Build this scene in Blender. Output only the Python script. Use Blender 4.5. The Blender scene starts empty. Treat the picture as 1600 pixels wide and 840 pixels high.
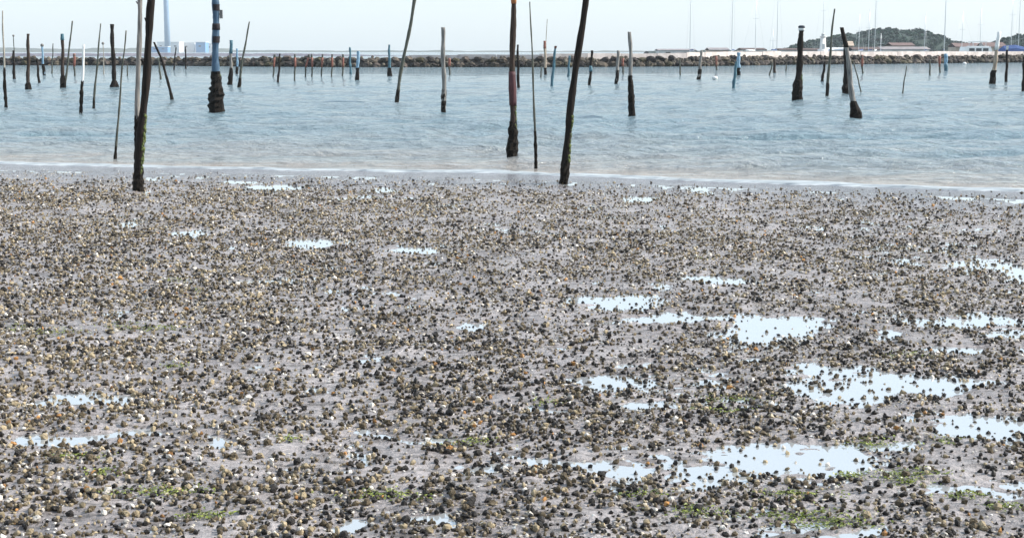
import bpy, bmesh, math, random
import numpy as np
from mathutils import Vector

random.seed(7)
rng = np.random.default_rng(7)
sc = bpy.context.scene
C = sc.collection
R = math.radians

# ------------------------------------------------------------------ camera, sky, sun, exposure
F, W, H, YH = 2400.0, 1600.0, 840.0, 80.0       # focal length and photo size in photo pixels, horizon row
CAM_H = 2.0
PITCH = math.atan((H / 2 - YH) / F)
cam_d = bpy.data.cameras.new('camera'); cam = bpy.data.objects.new('camera', cam_d); C.objects.link(cam)
cam_d.sensor_width = 36; cam_d.lens = 36 * F / W
cam_d.clip_start = 0.1; cam_d.clip_end = 20000
cam.location = (0, 0, CAM_H); cam.rotation_euler = (R(90) - PITCH, 0, 0)
sc.camera = cam

SUN_EL, SUN_AZ = R(36), R(84)                   # azimuth clockwise from +Y: the sun stands to the right, a little behind
world = bpy.data.worlds.new('World'); sc.world = world; world.use_nodes = True
wn, wl = world.node_tree.nodes, world.node_tree.links
wn.clear()
wo = wn.new('ShaderNodeOutputWorld'); bg = wn.new('ShaderNodeBackground'); sky = wn.new('ShaderNodeTexSky')
sky.sky_type = 'NISHITA'; sky.sun_disc = False
sky.sun_elevation = SUN_EL; sky.sun_rotation = SUN_AZ
sky.air_density = 1.0; sky.dust_density = 1.2; sky.ozone_density = 1.2
veil = wn.new('ShaderNodeMixRGB'); veil.inputs[0].default_value = 0.5
veil.inputs[2].default_value = (6.6, 7.75, 8.6, 1)     # thin even veil of high cloud
wl.new(sky.outputs[0], veil.inputs[1]); wl.new(veil.outputs[0], bg.inputs[0])
bg.inputs[1].default_value = 0.11
wl.new(bg.outputs[0], wo.inputs[0])

sd = bpy.data.lights.new('sun', 'SUN'); sun = bpy.data.objects.new('sun', sd); C.objects.link(sun)
sd.energy = 4.6; sd.angle = R(0.5); sd.color = (1.0, 0.95, 0.87)
sdir = Vector((math.sin(SUN_AZ) * math.cos(SUN_EL), math.cos(SUN_AZ) * math.cos(SUN_EL), math.sin(SUN_EL)))
sun.rotation_euler = sdir.to_track_quat('Z', 'Y').to_euler()
sun.location = sdir * 50

sc.view_settings.view_transform = 'Standard'; sc.view_settings.look = 'None'
sc.view_settings.exposure = 0.68; sc.view_settings.gamma = 1.0
sc.cycles.volume_bounces = 0
sc.cycles.max_bounces = 5

# ------------------------------------------------------------------ geometry of the view
cp, sp_ = math.cos(PITCH), math.sin(PITCH)
def ray(px, py):
    a, b = (px - W / 2) / F, (H / 2 - py) / F
    return Vector((a, cp + b * sp_, b * cp - sp_))
def on_z(px, py, z=0.0):
    d = ray(px, py); t = (z - CAM_H) / d.z
    return Vector((d.x * t, d.y * t, z))
def on_y(px, py, Y):
    d = ray(px, py); t = Y / d.y
    return Vector((d.x * t, Y, CAM_H + d.z * t))
def ppm(P):                                      # photo pixels per metre at a point
    return F / (P.y * cp - (P.z - CAM_H) * sp_)

SEA = -0.06
POOL = -0.013
SHX = np.array([-80, -40, -9.4, -5.7, -1.1, 2.1, 7.5, 14, 40, 80.0])
SHY = np.array([36, 32.5, 28.2, 27.4, 26.4, 25.2, 22.6, 19.6, 9, -6.0])

# ------------------------------------------------------------------ numpy noise
def _h(ix, iy, seed):
    n = (ix.astype(np.int64) * 374761393 + iy.astype(np.int64) * 668265263 + seed * 1442695041) & 0xffffffff
    n = ((n ^ (n >> 13)) * 1274126177) & 0xffffffff
    return ((n ^ (n >> 16)) & 0xffff) / 65535.0
def vnoise(x, y, seed=0):
    ix, iy = np.floor(x), np.floor(y); fx, fy = x - ix, y - iy
    fx = fx * fx * (3 - 2 * fx); fy = fy * fy * (3 - 2 * fy)
    a = _h(ix, iy, seed); b = _h(ix + 1, iy, seed); c = _h(ix, iy + 1, seed); d = _h(ix + 1, iy + 1, seed)
    return (a + (b - a) * fx) * (1 - fy) + (c + (d - c) * fx) * fy
def fbm(x, y, o=4, seed=0):
    s = 0; a = 0.5; n = 0
    for k in range(o):
        s = s + a * vnoise(x * 2 ** k + 17.3 * k, y * 2 ** k + 5.1 * k, seed + k); n += a; a *= 0.5
    return s / n

# ------------------------------------------------------------------ materials
def mat(name, rgb, rough=0.6, **kw):
    m = bpy.data.materials.new(name); m.use_nodes = True
    b = m.node_tree.nodes['Principled BSDF']
    b.inputs['Base Color'].default_value = (*rgb, 1); b.inputs['Roughness'].default_value = rough
    for k, v in kw.items(): b.inputs[k.replace('_', ' ')].default_value = v
    return m
def node(m, t, **kw):
    n = m.node_tree.nodes.new(t)
    for k, v in kw.items(): setattr(n, k, v)
    return n
def noisy(name, c1, c2, scale=(8, 8, 8), rough=(0.5, 0.8), bump=0.3, detail=5, per_object=None, dist=0.02, coords='Object', spec=0.3):
    """two-tone procedural surface with relief; per_object = second colour pair blended by the object's random number"""
    m = mat(name, c1); nt = m.node_tree; b = nt.nodes['Principled BSDF']; L = nt.links.new; b.inputs['Specular IOR Level'].default_value = spec
    tc = node(m, 'ShaderNodeTexCoord'); mp = node(m, 'ShaderNodeMapping'); mp.inputs['Scale'].default_value = scale
    L(tc.outputs[coords], mp.inputs[0])
    oi = node(m, 'ShaderNodeObjectInfo')
    va = node(m, 'ShaderNodeVectorMath', operation='ADD'); mu = node(m, 'ShaderNodeMath', operation='MULTIPLY'); mu.inputs[1].default_value = 37.0
    L(oi.outputs['Random'], mu.inputs[0]); L(mp.outputs[0], va.inputs[0]); L(mu.outputs[0], va.inputs[1])
    nz = node(m, 'ShaderNodeTexNoise'); nz.inputs['Scale'].default_value = 1; nz.inputs['Detail'].default_value = detail; nz.inputs['Roughness'].default_value = 0.65
    L(va.outputs[0], nz.inputs['Vector'])
    rp = node(m, 'ShaderNodeValToRGB'); rp.color_ramp.elements[0].position = 0.36; rp.color_ramp.elements[1].position = 0.64
    rp.color_ramp.elements[0].color = (*c1, 1); rp.color_ramp.elements[1].color = (*c2, 1)
    L(nz.outputs['Fac'], rp.inputs[0]); out = rp.outputs[0]
    if per_object:
        r2 = node(m, 'ShaderNodeValToRGB'); r2.color_ramp.interpolation = 'LINEAR'
        e = r2.color_ramp.elements
        while len(e) < len(per_object): e.new(0.5)
        for k, c in enumerate(per_object): e[k].position = k / (len(per_object) - 1); e[k].color = (*c, 1)
        L(oi.outputs['Random'], r2.inputs[0])
        mx = node(m, 'ShaderNodeMixRGB', blend_type='MULTIPLY'); mx.inputs[0].default_value = 1
        L(out, mx.inputs[1]); L(r2.outputs[0], mx.inputs[2]); out = mx.outputs[0]
    L(out, b.inputs['Base Color'])
    mr = node(m, 'ShaderNodeMapRange'); mr.inputs[3].default_value, mr.inputs[4].default_value = rough
    L(nz.outputs['Fac'], mr.inputs[0]); L(mr.outputs[0], b.inputs['Roughness'])
    bp = node(m, 'ShaderNodeBump'); bp.inputs['Strength'].default_value = bump; bp.inputs['Distance'].default_value = dist
    L(nz.outputs['Fac'], bp.inputs['Height']); L(bp.outputs[0], b.inputs['Normal'])
    return m

WOOD = (34, 34, 2.5)
M = {
 'brown': noisy('weathered_brown_wood', (0.022, 0.016, 0.013), (0.070, 0.050, 0.040), WOOD, (0.6, 0.9), 0.6, dist=0.01, spec=0.15),
 'dark': noisy('dark_wet_wood', (0.009, 0.008, 0.007), (0.026, 0.020, 0.017), WOOD, (0.6, 0.9), 0.6, dist=0.01, spec=0.12),
 'grey': noisy('silvered_grey_wood', (0.085, 0.085, 0.085), (0.30, 0.28, 0.255), WOOD, (0.6, 0.9), 0.9, dist=0.02),
 'tan': noisy('bleached_tan_wood', (0.20, 0.15, 0.11), (0.46, 0.38, 0.30), WOOD, (0.6, 0.9), 0.5, dist=0.01),
 'bamboo': noisy('grey_green_bamboo', (0.030, 0.036, 0.030), (0.11, 0.11, 0.085), (30, 30, 6), (0.4, 0.7), 0.3, dist=0.005),
 'palebamboo': noisy('dry_pale_bamboo', (0.22, 0.20, 0.17), (0.42, 0.38, 0.32), (30, 30, 6), (0.4, 0.7), 0.3, dist=0.005),
 'blue': noisy('worn_blue_paint', (0.020, 0.050, 0.095), (0.065, 0.12, 0.18), (14, 14, 3), (0.35, 0.6), 0.25, dist=0.005),
 'ltblue': noisy('faded_light_blue_paint', (0.10, 0.20, 0.30), (0.27, 0.41, 0.52), (14, 14, 5), (0.35, 0.6), 0.2, dist=0.005),
 'teal': noisy('faded_teal_paint', (0.03, 0.085, 0.12), (0.085, 0.18, 0.22), (14, 14, 5), (0.4, 0.7), 0.2, dist=0.005),
 'white': noisy('chalky_white_paint', (0.62, 0.61, 0.59), (0.80, 0.79, 0.77), (12, 12, 5), (0.4, 0.7), 0.2, dist=0.005),
 'orange': noisy('faded_orange_paint', (0.16, 0.055, 0.04), (0.30, 0.125, 0.09), (12, 12, 5), (0.4, 0.7), 0.2, dist=0.005),
 'plum': noisy('stained_plum_wood', (0.030, 0.012, 0.015), (0.105, 0.042, 0.045), WOOD, (0.5, 0.8), 0.5, dist=0.01),
 'rust': noisy('rust_orange_stain', (0.22, 0.08, 0.03), (0.42, 0.18, 0.07), WOOD, (0.6, 0.9), 0.4, dist=0.01),
 'crust': noisy('barnacle_crust', (0.004, 0.0035, 0.003), (0.022, 0.017, 0.013), (26, 26, 26), (0.6, 0.9), 1.0, dist=0.03, spec=0.12),
 'weed': noisy('green_weed', (0.030, 0.045, 0.012), (0.13, 0.16, 0.045), (24, 24, 24), (0.5, 0.8), 0.8, dist=0.02),
 'slate': noisy('dark_slate_paint', (0.02, 0.025, 0.04), (0.06, 0.07, 0.09), (14, 14, 5), (0.5, 0.8), 0.2, dist=0.005),
 'rope': noisy('dark_rope', (0.008, 0.007, 0.009), (0.028, 0.022, 0.026), (40, 40, 90), (0.7, 0.9), 0.6, dist=0.01),
}

# ------------------------------------------------------------------ object helpers
def link_mesh(name, verts, faces, m, parent=None, smooth=True):
    me = bpy.data.meshes.new(name); me.from_pydata([tuple(v) for v in verts], [], [tuple(f) for f in faces]); me.update()
    if m: me.materials.append(m)
    if smooth: me.shade_smooth()
    o = bpy.data.objects.new(name, me); C.objects.link(o)
    if parent: o.parent = parent
    return o
def tag(o, label=None, cat=None, group=None, kind=None):
    if label: o['label'] = label
    if cat: o['category'] = cat
    if group: o['group'] = group
    if kind: o['kind'] = kind
    return o
def empty(name, loc, label, cat, group=None, rz=0):
    o = bpy.data.objects.new(name, None); C.objects.link(o); o.location = loc; o.rotation_euler.z = rz
    o.empty_display_size = 0.2
    return tag(o, label, cat, group)
def tube_geo(pts, rad, sides=10, jitter=0.0, rnd=random, cap=True, squash=1.0):
    vs, fs = [], []
    ph = rnd.random() * 6.28
    n = len(pts)
    for i, (p, r) in enumerate(zip(pts, rad)):
        for k in range(sides):
            a = ph + 2 * math.pi * k / sides
            rr = r * (1 + jitter * (rnd.random() * 2 - 1))
            vs.append((p[0] + math.cos(a) * rr, p[1] + math.sin(a) * rr * squash, p[2] + (rnd.random() - .5) * jitter * r))
    for i in range(n - 1):
        for k in range(sides):
            a, b = i * sides + k, i * sides + (k + 1) % sides
            fs.append((a, b, b + sides, a + sides))
    if cap:
        fs.append(tuple(range(sides - 1, -1, -1))); fs.append(tuple((n - 1) * sides + k for k in range(sides)))
    return vs, fs
def box_geo(x0, x1, y0, y1, z0, z1):
    v = [(x0, y0, z0), (x1, y0, z0), (x1, y1, z0), (x0, y1, z0), (x0, y0, z1), (x1, y0, z1), (x1, y1, z1), (x0, y1, z1)]
    f = [(3, 2, 1, 0), (4, 5, 6, 7), (0, 1, 5, 4), (1, 2, 6, 5), (2, 3, 7, 6), (3, 0, 4, 7)]
    return v, f
def join(*geos):
    V, Fc = [], []
    for v, f in geos:
        o = len(V); V += list(v); Fc += [tuple(i + o for i in q) for q in f]
    return V, Fc
def ico(sub=1):
    bm = bmesh.new(); bmesh.ops.create_icosphere(bm, subdivisions=sub, radius=1)
    v = [tuple(x.co) for x in bm.verts]; f = [tuple(q.index for q in p.verts) for p in bm.faces]; bm.free(); return v, f
def polyline(pts, n):
    """n points evenly along a polyline"""
    P = [Vector(p) for p in pts]; d = [0]
    for a, b in zip(P, P[1:]): d.append(d[-1] + (b - a).length)
    out = []
    for i in range(n):
        t = d[-1] * i / (n - 1)
        for k in range(len(P) - 1):
            if t <= d[k + 1] + 1e-9: break
        u = (t - d[k]) / max(1e-9, d[k + 1] - d[k]); out.append(P[k].lerp(P[k + 1], u))
    return out

# ------------------------------------------------------------------ setting: the mud flat
# pools of the photograph: centre and half size as seen, turned into places on the flat
POOLS = [(970,470,62,11),(1075,495,95,6),(1215,508,72,20),(1185,520,50,10),(1530,500,95,9),(1495,540,55,6),(1440,598,95,18),(1350,608,80,14),
 (1500,592,50,10),(945,592,48,11),(1545,660,85,16),(1500,672,40,10),(1210,715,135,26),(1110,742,50,16),(930,722,125,12),(1290,702,60,16),(130,622,70,17),
 (150,678,105,12),(50,686,60,8),(490,380,48,8),(295,363,45,7),(665,683,42,5),(216,301,12,1.6),(884,288,16,1.5),(570,820,38,9),(690,803,34,7),(1320,832,75,10),(735,510,20,6),
 (1000,632,45,6),(1590,425,26,14),(1380,520,30,5),(430,291,45,4),(370,284,35,3),(600,297,22,3),(200,349,20,4),(1000,310,26,3),(640,388,40,4),
 (1310,690,50,8),(1420,700,40,6),(1130,434,50,5),(400,437,45,5),(340,690,28,7),(210,752,22,5),(1500,760,60,5),(1240,520,40,8),(1180,560,25,5),(1000,572,40,5),(500,610,25,4),
 (1290,575,40,7),(1570,520,35,6),(1100,760,45,7),(760,735,40,6),(860,640,30,4),(250,305,30,1.6),(420,268,45,1.2)]
PW = []
for (x, y, a, b) in POOLS:
    p = on_z(x, y); p2 = on_z(x + a, y); p3 = on_z(x, y - b); p4 = on_z(x, y + b)
    PW.append((p.x, (p3.y + p4.y) / 2, p2.x - p.x, (p3.y - p4.y) / 2))
def shore_dist(x, y):
    """metres beyond the water's edge (negative on the flat)"""
    sy = np.interp(x, SHX, SHY)
    return y - sy + 1.1 * (fbm(x * 0.30, y * 0.2, 3, 91) - 0.5)
def pool_field(x, y):
    wx = x + 0.16 * (fbm(x * 3.5, y * 3.5, 3, 5) - 0.5) * 2; wy = y + 0.22 * (fbm(x * 3.0, y * 2.2, 3, 9) - 0.5) * 2
    s = np.zeros_like(x)
    for (cx, cy, a, b) in PW:
        q = ((wx - cx) / a) ** 2 + ((wy - cy) / b) ** 2
        s = np.maximum(s, np.exp(-q * 0.9))
    return s
def ground_z(x, y, fine=True):
    s = shore_dist(x, y)
    z = 0.030 * (fbm(x * 1.1, y * 0.9, 3, 21) - 0.5) + 0.034 * (fbm(x * 4.0, y * 3.0, 3, 31) - 0.5)
    if fine: z = z + 0.030 * (fbm(x * 11, y * 14, 3, 41) - 0.5)
    z = z - 0.0008 + 0.0040 * np.clip(-x / (0.3 * np.maximum(y, 4)), -0.5, 1)
    z = z - (0.033 + 0.007 * np.clip(-x / (0.3 * np.maximum(y, 4)), 0, 1)) * pool_field(x, y)
    k = np.clip((s + 2.2) / 2.2, 0, 1)
    z = z * (1 - 0.6 * k) + k * (-0.054)                                  # settles to the water's edge
    z = z - np.clip(s, 0, 60) * 0.03
    return z
inv = np.linspace(1 / 4.2, 1 / 38.0, 500)
Yr = np.concatenate([[-60, -25, -8, 0, 2.5, 3.5], 1 / inv])
u = np.concatenate([[-20, -8, -3, -1.6], np.linspace(-1, 1, 500), [1.6, 3, 8, 20]])
YY, UU = np.meshgrid(Yr, u, indexing='ij')
XX = UU * (0.40 * np.maximum(YY, 3.0) + 1.0)
ZZ = ground_z(XX, YY)
ZZ[:6] = 0.004; 
def grid_mesh(name, X, Y, Z, m, attrs=None):
    n, k = X.shape
    me = bpy.data.meshes.new(name)
    co = np.stack([X, Y, Z], -1).reshape(-1, 3).astype(np.float32)
    idx = np.arange(n * k).reshape(n, k)
    q = np.stack([idx[:-1, :-1], idx[:-1, 1:], idx[1:, 1:], idx[1:, :-1]], -1).reshape(-1).astype(np.int32)
    nf = q.size // 4
    me.vertices.add(n * k); me.vertices.foreach_set('co', co.ravel())
    me.loops.add(q.size); me.loops.foreach_set('vertex_index', q)
    me.polygons.add(nf); me.polygons.foreach_set('loop_start', np.arange(0, q.size, 4, dtype=np.int32))
    me.update(calc_edges=True); me.validate()
    for an, av in (attrs or {}).items():
        at = me.attributes.new(an, 'FLOAT', 'POINT'); at.data.foreach_set('value', av.ravel().astype(np.float32))
    me.materials.append(m); me.shade_smooth()
    o = bpy.data.objects.new(name, me); C.objects.link(o); o['kind'] = 'structure'
    return o

def mud_material():
    m = mat('wet_mud', (0.2, 0.18, 0.18), 0.4); nt = m.node_tree; b = nt.nodes['Principled BSDF']; L = nt.links.new
    tc = node(m, 'ShaderNodeTexCoord')
    n1 = node(m, 'ShaderNodeTexNoise'); n1.inputs['Scale'].default_value = 1.3; n1.inputs['Detail'].default_value = 6
    n2 = node(m, 'ShaderNodeTexNoise'); n2.inputs['Scale'].default_value = 26; n2.inputs['Detail'].default_value = 6; n2.inputs['Roughness'].default_value = 0.7
    n3 = node(m, 'ShaderNodeTexNoise'); n3.inputs['Scale'].default_value = 90; n3.inputs['Detail'].default_value = 3
    for n in (n1, n2, n3): L(tc.outputs['Object'], n.inputs['Vector'])
    r1 = node(m, 'ShaderNodeValToRGB'); e = r1.color_ramp.elements
    e[0].position = 0.35; e[0].color = (0.268, 0.247, 0.250, 1); e[1].position = 0.68; e[1].color = (0.435, 0.407, 0.410, 1)
    L(n1.outputs['Fac'], r1.inputs[0])
    r2 = node(m, 'ShaderNodeValToRGB'); e = r2.color_ramp.elements
    e[0].position = 0.34; e[0].color = (0.42, 0.40, 0.38, 1); e[1].position = 0.62; e[1].color = (1.2, 1.15, 1.12, 1)
    L(n2.outputs['Fac'], r2.inputs[0])
    mx = node(m, 'ShaderNodeMixRGB', blend_type='MULTIPLY'); mx.inputs[0].default_value = 0.75
    L(r1.outputs[0], mx.inputs[1]); L(r2.outputs[0], mx.inputs[2]); 
    # dark organic streaks drawn out along the tide line, and mud that is still soaked near the sea
    mp = node(m, 'ShaderNodeMapping'); mp.inputs['Scale'].default_value = (2.4, 9, 3); L(tc.outputs['Object'], mp.inputs[0])
    n4 = node(m, 'ShaderNodeTexNoise'); n4.inputs['Scale'].default_value = 1.6; n4.inputs['Detail'].default_value = 6; n4.inputs['Roughness'].default_value = 0.65; n4.inputs['Distortion'].default_value = 0.6
    L(mp.outputs[0], n4.inputs['Vector'])
    r4 = node(m, 'ShaderNodeValToRGB'); e = r4.color_ramp.elements
    e[0].position = 0.36; e[0].color = (0.30, 0.28, 0.25, 1); e[1].position = 0.52; e[1].color = (1, 1, 1, 1); L(n4.outputs['Fac'], r4.inputs[0])
    m4 = node(m, 'ShaderNodeMixRGB', blend_type='MULTIPLY'); m4.inputs[0].default_value = 0.85; L(mx.outputs[0], m4.inputs[1]); L(r4.outputs[0], m4.inputs[2])
    wt = node(m, 'ShaderNodeAttribute', attribute_name='wet')
    m5 = node(m, 'ShaderNodeMixRGB', blend_type='MULTIPLY'); m5.inputs[2].default_value = (0.55, 0.56, 0.60, 1); L(wt.outputs['Fac'], m5.inputs[0]); L(m4.outputs[0], m5.inputs[1])
    L(m5.outputs[0], b.inputs['Base Color'])
    mr = node(m, 'ShaderNodeMapRange'); mr.inputs[1].default_value = 0.35; mr.inputs[2].default_value = 0.65; mr.inputs[3].default_value = 0.22; mr.inputs[4].default_value = 0.55
    L(n2.outputs['Fac'], mr.inputs[0]); wr = node(m, 'ShaderNodeMath', operation='MULTIPLY_ADD'); wr.inputs[1].default_value = -0.65; wr.inputs[2].default_value = 1.0; L(wt.outputs['Fac'], wr.inputs[0])
    wm = node(m, 'ShaderNodeMath', operation='MULTIPLY'); L(mr.outputs[0], wm.inputs[0]); L(wr.outputs[0], wm.inputs[1]); L(wm.outputs[0], b.inputs['Roughness'])
    b1 = node(m, 'ShaderNodeBump'); b1.inputs['Strength'].default_value = 0.9; b1.inputs['Distance'].default_value = 0.03
    b2 = node(m, 'ShaderNodeBump'); b2.inputs['Strength'].default_value = 0.5; b2.inputs['Distance'].default_value = 0.006
    L(n2.outputs['Fac'], b1.inputs['Height']); L(n3.outputs['Fac'], b2.inputs['Height']); L(b1.outputs[0], b2.inputs['Normal']); L(b2.outputs[0], b.inputs['Normal'])
    return m
grid_mesh('mud_flat', XX, YY, ZZ, mud_material(), {'wet': np.clip((shore_dist(XX, YY) + 5.0) / 3.2, 0, 1)})

# still water lying in the hollows of the flat: one level sheet that ends under the mud short of the sea
pool_m = mat('tide_pool_water', (0.55, 0.57, 0.58), 0.03, Metallic=0.55, IOR=1.33)
nb = node(pool_m, 'ShaderNodeTexNoise'); nb.inputs['Scale'].default_value = 5; nb.inputs['Detail'].default_value = 2
tcp = node(pool_m, 'ShaderNodeTexCoord'); bpn = node(pool_m, 'ShaderNodeBump'); bpn.inputs['Strength'].default_value = 0.04; bpn.inputs['Distance'].default_value = 0.02
pool_m.node_tree.links.new(tcp.outputs['Object'], nb.inputs['Vector']); pool_m.node_tree.links.new(nb.outputs['Fac'], bpn.inputs['Height'])
pool_m.node_tree.links.new(bpn.outputs[0], pool_m.node_tree.nodes['Principled BSDF'].inputs['Normal'])
xs = np.linspace(-14, 14, 57); py = np.stack([np.full_like(xs, 4.3), np.interp(xs, SHX, SHY) - 1.9])
grid_mesh('tide_pool_water', np.stack([xs, xs]), py, np.full_like(py, POOL), pool_m)

# ------------------------------------------------------------------ setting: the sea
def sea_material():
    m = mat('sea_water', (0.2, 0.3, 0.35), 0.07, IOR=1.33); nt = m.node_tree; b = nt.nodes['Principled BSDF']; L = nt.links.new
    at = node(m, 'ShaderNodeAttribute', attribute_name='shallow')
    tc = node(m, 'ShaderNodeTexCoord'); mp = node(m, 'ShaderNodeMapping'); mp.inputs['Scale'].default_value = (0.22, 1.1, 1)
    L(tc.outputs['Object'], mp.inputs[0])
    n1 = node(m, 'ShaderNodeTexNoise'); n1.inputs['Scale'].default_value = 0.6; n1.inputs['Detail'].default_value = 5
    L(mp.outputs[0], n1.inputs['Vector'])
    r = node(m, 'ShaderNodeValToRGB'); e = r.color_ramp.elements
    e[0].position = 0.0; e[0].color = (0.150, 0.222, 0.255, 1); e[1].position = 1.0; e[1].color = (0.36, 0.285, 0.23, 1)
    ad = node(m, 'ShaderNodeMath', operation='MULTIPLY_ADD'); ad.inputs[1].default_value = 0.9; ad.inputs[2].default_value = -0.40
    L(n1.outputs['Fac'], ad.inputs[0])
    a2 = node(m, 'ShaderNodeMath', operation='ADD', use_clamp=True); L(ad.outputs[0], a2.inputs[0]); L(at.outputs['Fac'], a2.inputs[1])
    L(a2.outputs[0], r.inputs[0]); L(r.outputs[0], b.inputs['Base Color'])
    # ripples, dying out in the film of water at the edge
    mp2 = node(m, 'ShaderNodeMapping'); mp2.inputs['Scale'].default_value = (0.75, 1.5, 1); L(tc.outputs['Object'], mp2.inputs[0])
    n2 = node(m, 'ShaderNodeTexNoise'); n2.inputs['Scale'].default_value = 3.0; n2.inputs['Detail'].default_value = 5; n2.inputs['Roughness'].default_value = 0.6
    L(mp2.outputs[0], n2.inputs['Vector'])
    calm = node(m, 'ShaderNodeAttribute', attribute_name='calm')
    st = node(m, 'ShaderNodeMath', operation='MULTIPLY_ADD'); st.inputs[1].default_value = -0.75; st.inputs[2].default_value = 1.0; L(calm.outputs['Fac'], st.inputs[0])
    bp = node(m, 'ShaderNodeBump'); bp.inputs['Distance'].default_value = 0.30
    L(st.outputs[0], bp.inputs['Strength']); L(n2.outputs['Fac'], bp.inputs['Height']); L(bp.outputs[0], b.inputs['Normal'])
    return m
invs = np.linspace(1 / 18.0, 1 / 150.0, 470)
Ys = np.concatenate([[4.0, 10.0, 15.0], 1 / invs, [165, 185, 210, 250, 320, 450, 700, 1200, 2500, 6500]])
us = np.concatenate([[-14, -5, -2], np.linspace(-1, 1, 330), [2, 5, 14]])
YS, US = np.meshgrid(Ys, us, indexing='ij'); XS = US * (0.42 * np.maximum(YS, 12) + 3)
sdm = shore_dist(XS, YS)
ZS = np.zeros_like(XS)
for k in range(26):
    lam = 0.42 * (1.10 ** k); ang = rng.normal(0, 0.6); kx, ky = math.sin(ang) * 2 * math.pi / lam, math.cos(ang) * 2 * math.pi / lam
    ph = rng.random() * 6.28; A = 0.0078 * lam ** 0.75
    res = np.clip(lam / (2.5 * np.gradient(YS, axis=0)), 0, 1) ** 2          # leave out waves finer than the mesh
    ZS += A * res * np.sin(kx * XS + ky * YS + ph + 1.6 * fbm(XS * 0.12, YS * 0.12, 2, 60 + k)) * (0.4 + 1.2 * fbm(XS * 0.15 / lam, YS * 0.3 / lam, 2, 130 + k))
ramp = np.clip((sdm - 0.2) / 6.0, 0, 1) ** 0.8
far = np.clip((170 - YS) / 60, 0, 1)
ZS = SEA + ZS * ramp * far
lapw = 0.010 * np.exp(-((sdm - 0.9) / 0.35) ** 2) * fbm(XS * 0.5, YS * 0.1, 2, 77)          # small lapping crest
ZS += lapw
shallow = np.exp(-np.clip(sdm, 0, 99) / 5.0) * 0.75
calm = np.clip(1.0 - sdm / 1.0, 0, 1)
grid_mesh('sea_water', XS, YS, ZS, sea_material(), {'shallow': shallow, 'calm': calm})
v, f = box_geo(-6500, 6500, -300, 6500, -2.6, -2.4)
tag(link_mesh('seabed', v, f, mat('seabed_mud', (0.12, 0.10, 0.09), 0.9), smooth=False), kind='structure')

# foam and swash film along the edge
fx = np.linspace(-26, 22, 900); jit = fbm(fx * 0.9, fx * 0 + 3, 3, 300) - 0.5
edge = np.interp(fx, SHX, SHY)
for _ in range(12):
    edge = edge - shore_dist(fx, edge)
tA = np.linspace(0, 1, 14)[:, None]
wv = 0.45 + 0.7 * fbm(fx * 0.6, fx * 0 + 9, 3, 310)
FX = np.repeat(fx[None], 14, 0); FY = (edge - 0.10 + 0.35 * jit)[None] + wv[None] * tA + 0.1 * (fbm(FX * 2.2, tA * 5 + 0 * FX, 2, 320) - .5)
thick = (0.016 * np.sin(math.pi * tA) + 0.022 * np.exp(-((tA - 0.22) / 0.12) ** 2)) * (0.3 + 1.1 * fbm(FX * 2.5, FY * 5, 3, 330)) - 0.012 * np.clip(fbm(FX * 1.4, FY * 4.0, 3, 340) * 2 - 0.9, 0, 1)
foam_m = noisy('foam', (0.15, 0.17, 0.19), (0.50, 0.53, 0.54), (2.2, 8, 3), (0.15, 0.5), 0.5, dist=0.01)
fo = grid_mesh('foam', FX, FY, SEA + 0.004 + thick, foam_m)
tag(fo, kind='stuff')

# ------------------------------------------------------------------ breakwater
BWP = [(-90, 230), (250, 224), (430, 207), (560, 202), (880, 202), (1070, 211), (1230, 236), (1380, 254), (1520, 275), (1690, 296)]
BV = [Vector(((px - 800) / F * d, d, SEA)) for px, d in BWP]
BS = [0.0]
for p, q in zip(BV, BV[1:]): BS.append(BS[-1] + (q - p).length)
blen = BS[-1]
bw = empty('breakwater', BV[0], 'long low breakwater of dark piled rocks across the water', 'breakwater')
def bw_at(sv):
    x = float(np.interp(sv, BS, [p.x for p in BV])); y = float(np.interp(sv, BS, [p.y for p in BV]))
    x2 = float(np.interp(sv + 6, BS, [p.x for p in BV])); y2 = float(np.interp(sv + 6, BS, [p.y for p in BV]))
    x1 = float(np.interp(sv - 6, BS, [p.x for p in BV])); y1 = float(np.interp(sv - 6, BS, [p.y for p in BV]))
    d = Vector((x2 - x1, y2 - y1, 0)).normalized(); return Vector((x, y, SEA)), d, Vector((-d.y, d.x, 0))
def bw_pt(sv, across, z):
    p, d, n_ = bw_at(sv); q = p + n_ * across; return (q.x - BV[0].x, q.y - BV[0].y, z)
def bwx(px): return float(np.interp(px, [q[0] for q in BWP], BS))
def bwh(sv): return 0.86 + 0.14 * min(1, max(0, (sv - bwx(240)) / (bwx(480) - bwx(240))))
core_m = noisy('breakwater_core', (0.02, 0.018, 0.017), (0.06, 0.052, 0.046), (1.5, 1.5, 1.5), (0.7, 0.9), 0.8, dist=0.2)
prof = [(-1.3, -0.8), (-1.15, 0.1), (-0.35, 1.05), (2.2, 1.10), (3.6, -0.8)]
n = 220; vs = []; fs = []
for i in range(n):
    x = blen * i / (n - 1)
    for (a, b) in prof: vs.append(bw_pt(x, a + random.uniform(-.12, .12), b * bwh(x) + random.uniform(-.12, .12)))
for i in range(n - 1):
    for k in range(4):
        a = i * 5 + k; fs.append((a, a + 5, a + 6, a + 1))
link_mesh('core', vs, fs, core_m, bw, smooth=False)
rock_m = noisy('breakwater_rock', (0.28, 0.26, 0.25), (0.95, 0.90, 0.86), (1.6, 1.6, 1.6), (0.6, 0.9), 0.8, dist=0.15,
   per_object=[(0.022, 0.018, 0.018), (0.05, 0.04, 0.036), (0.025, 0.021, 0.022), (0.12, 0.10, 0.075), (0.02, 0.018, 0.016), (0.09, 0.08, 0.04), (0.20, 0.17, 0.15), (0.03, 0.022, 0.022)])
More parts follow.
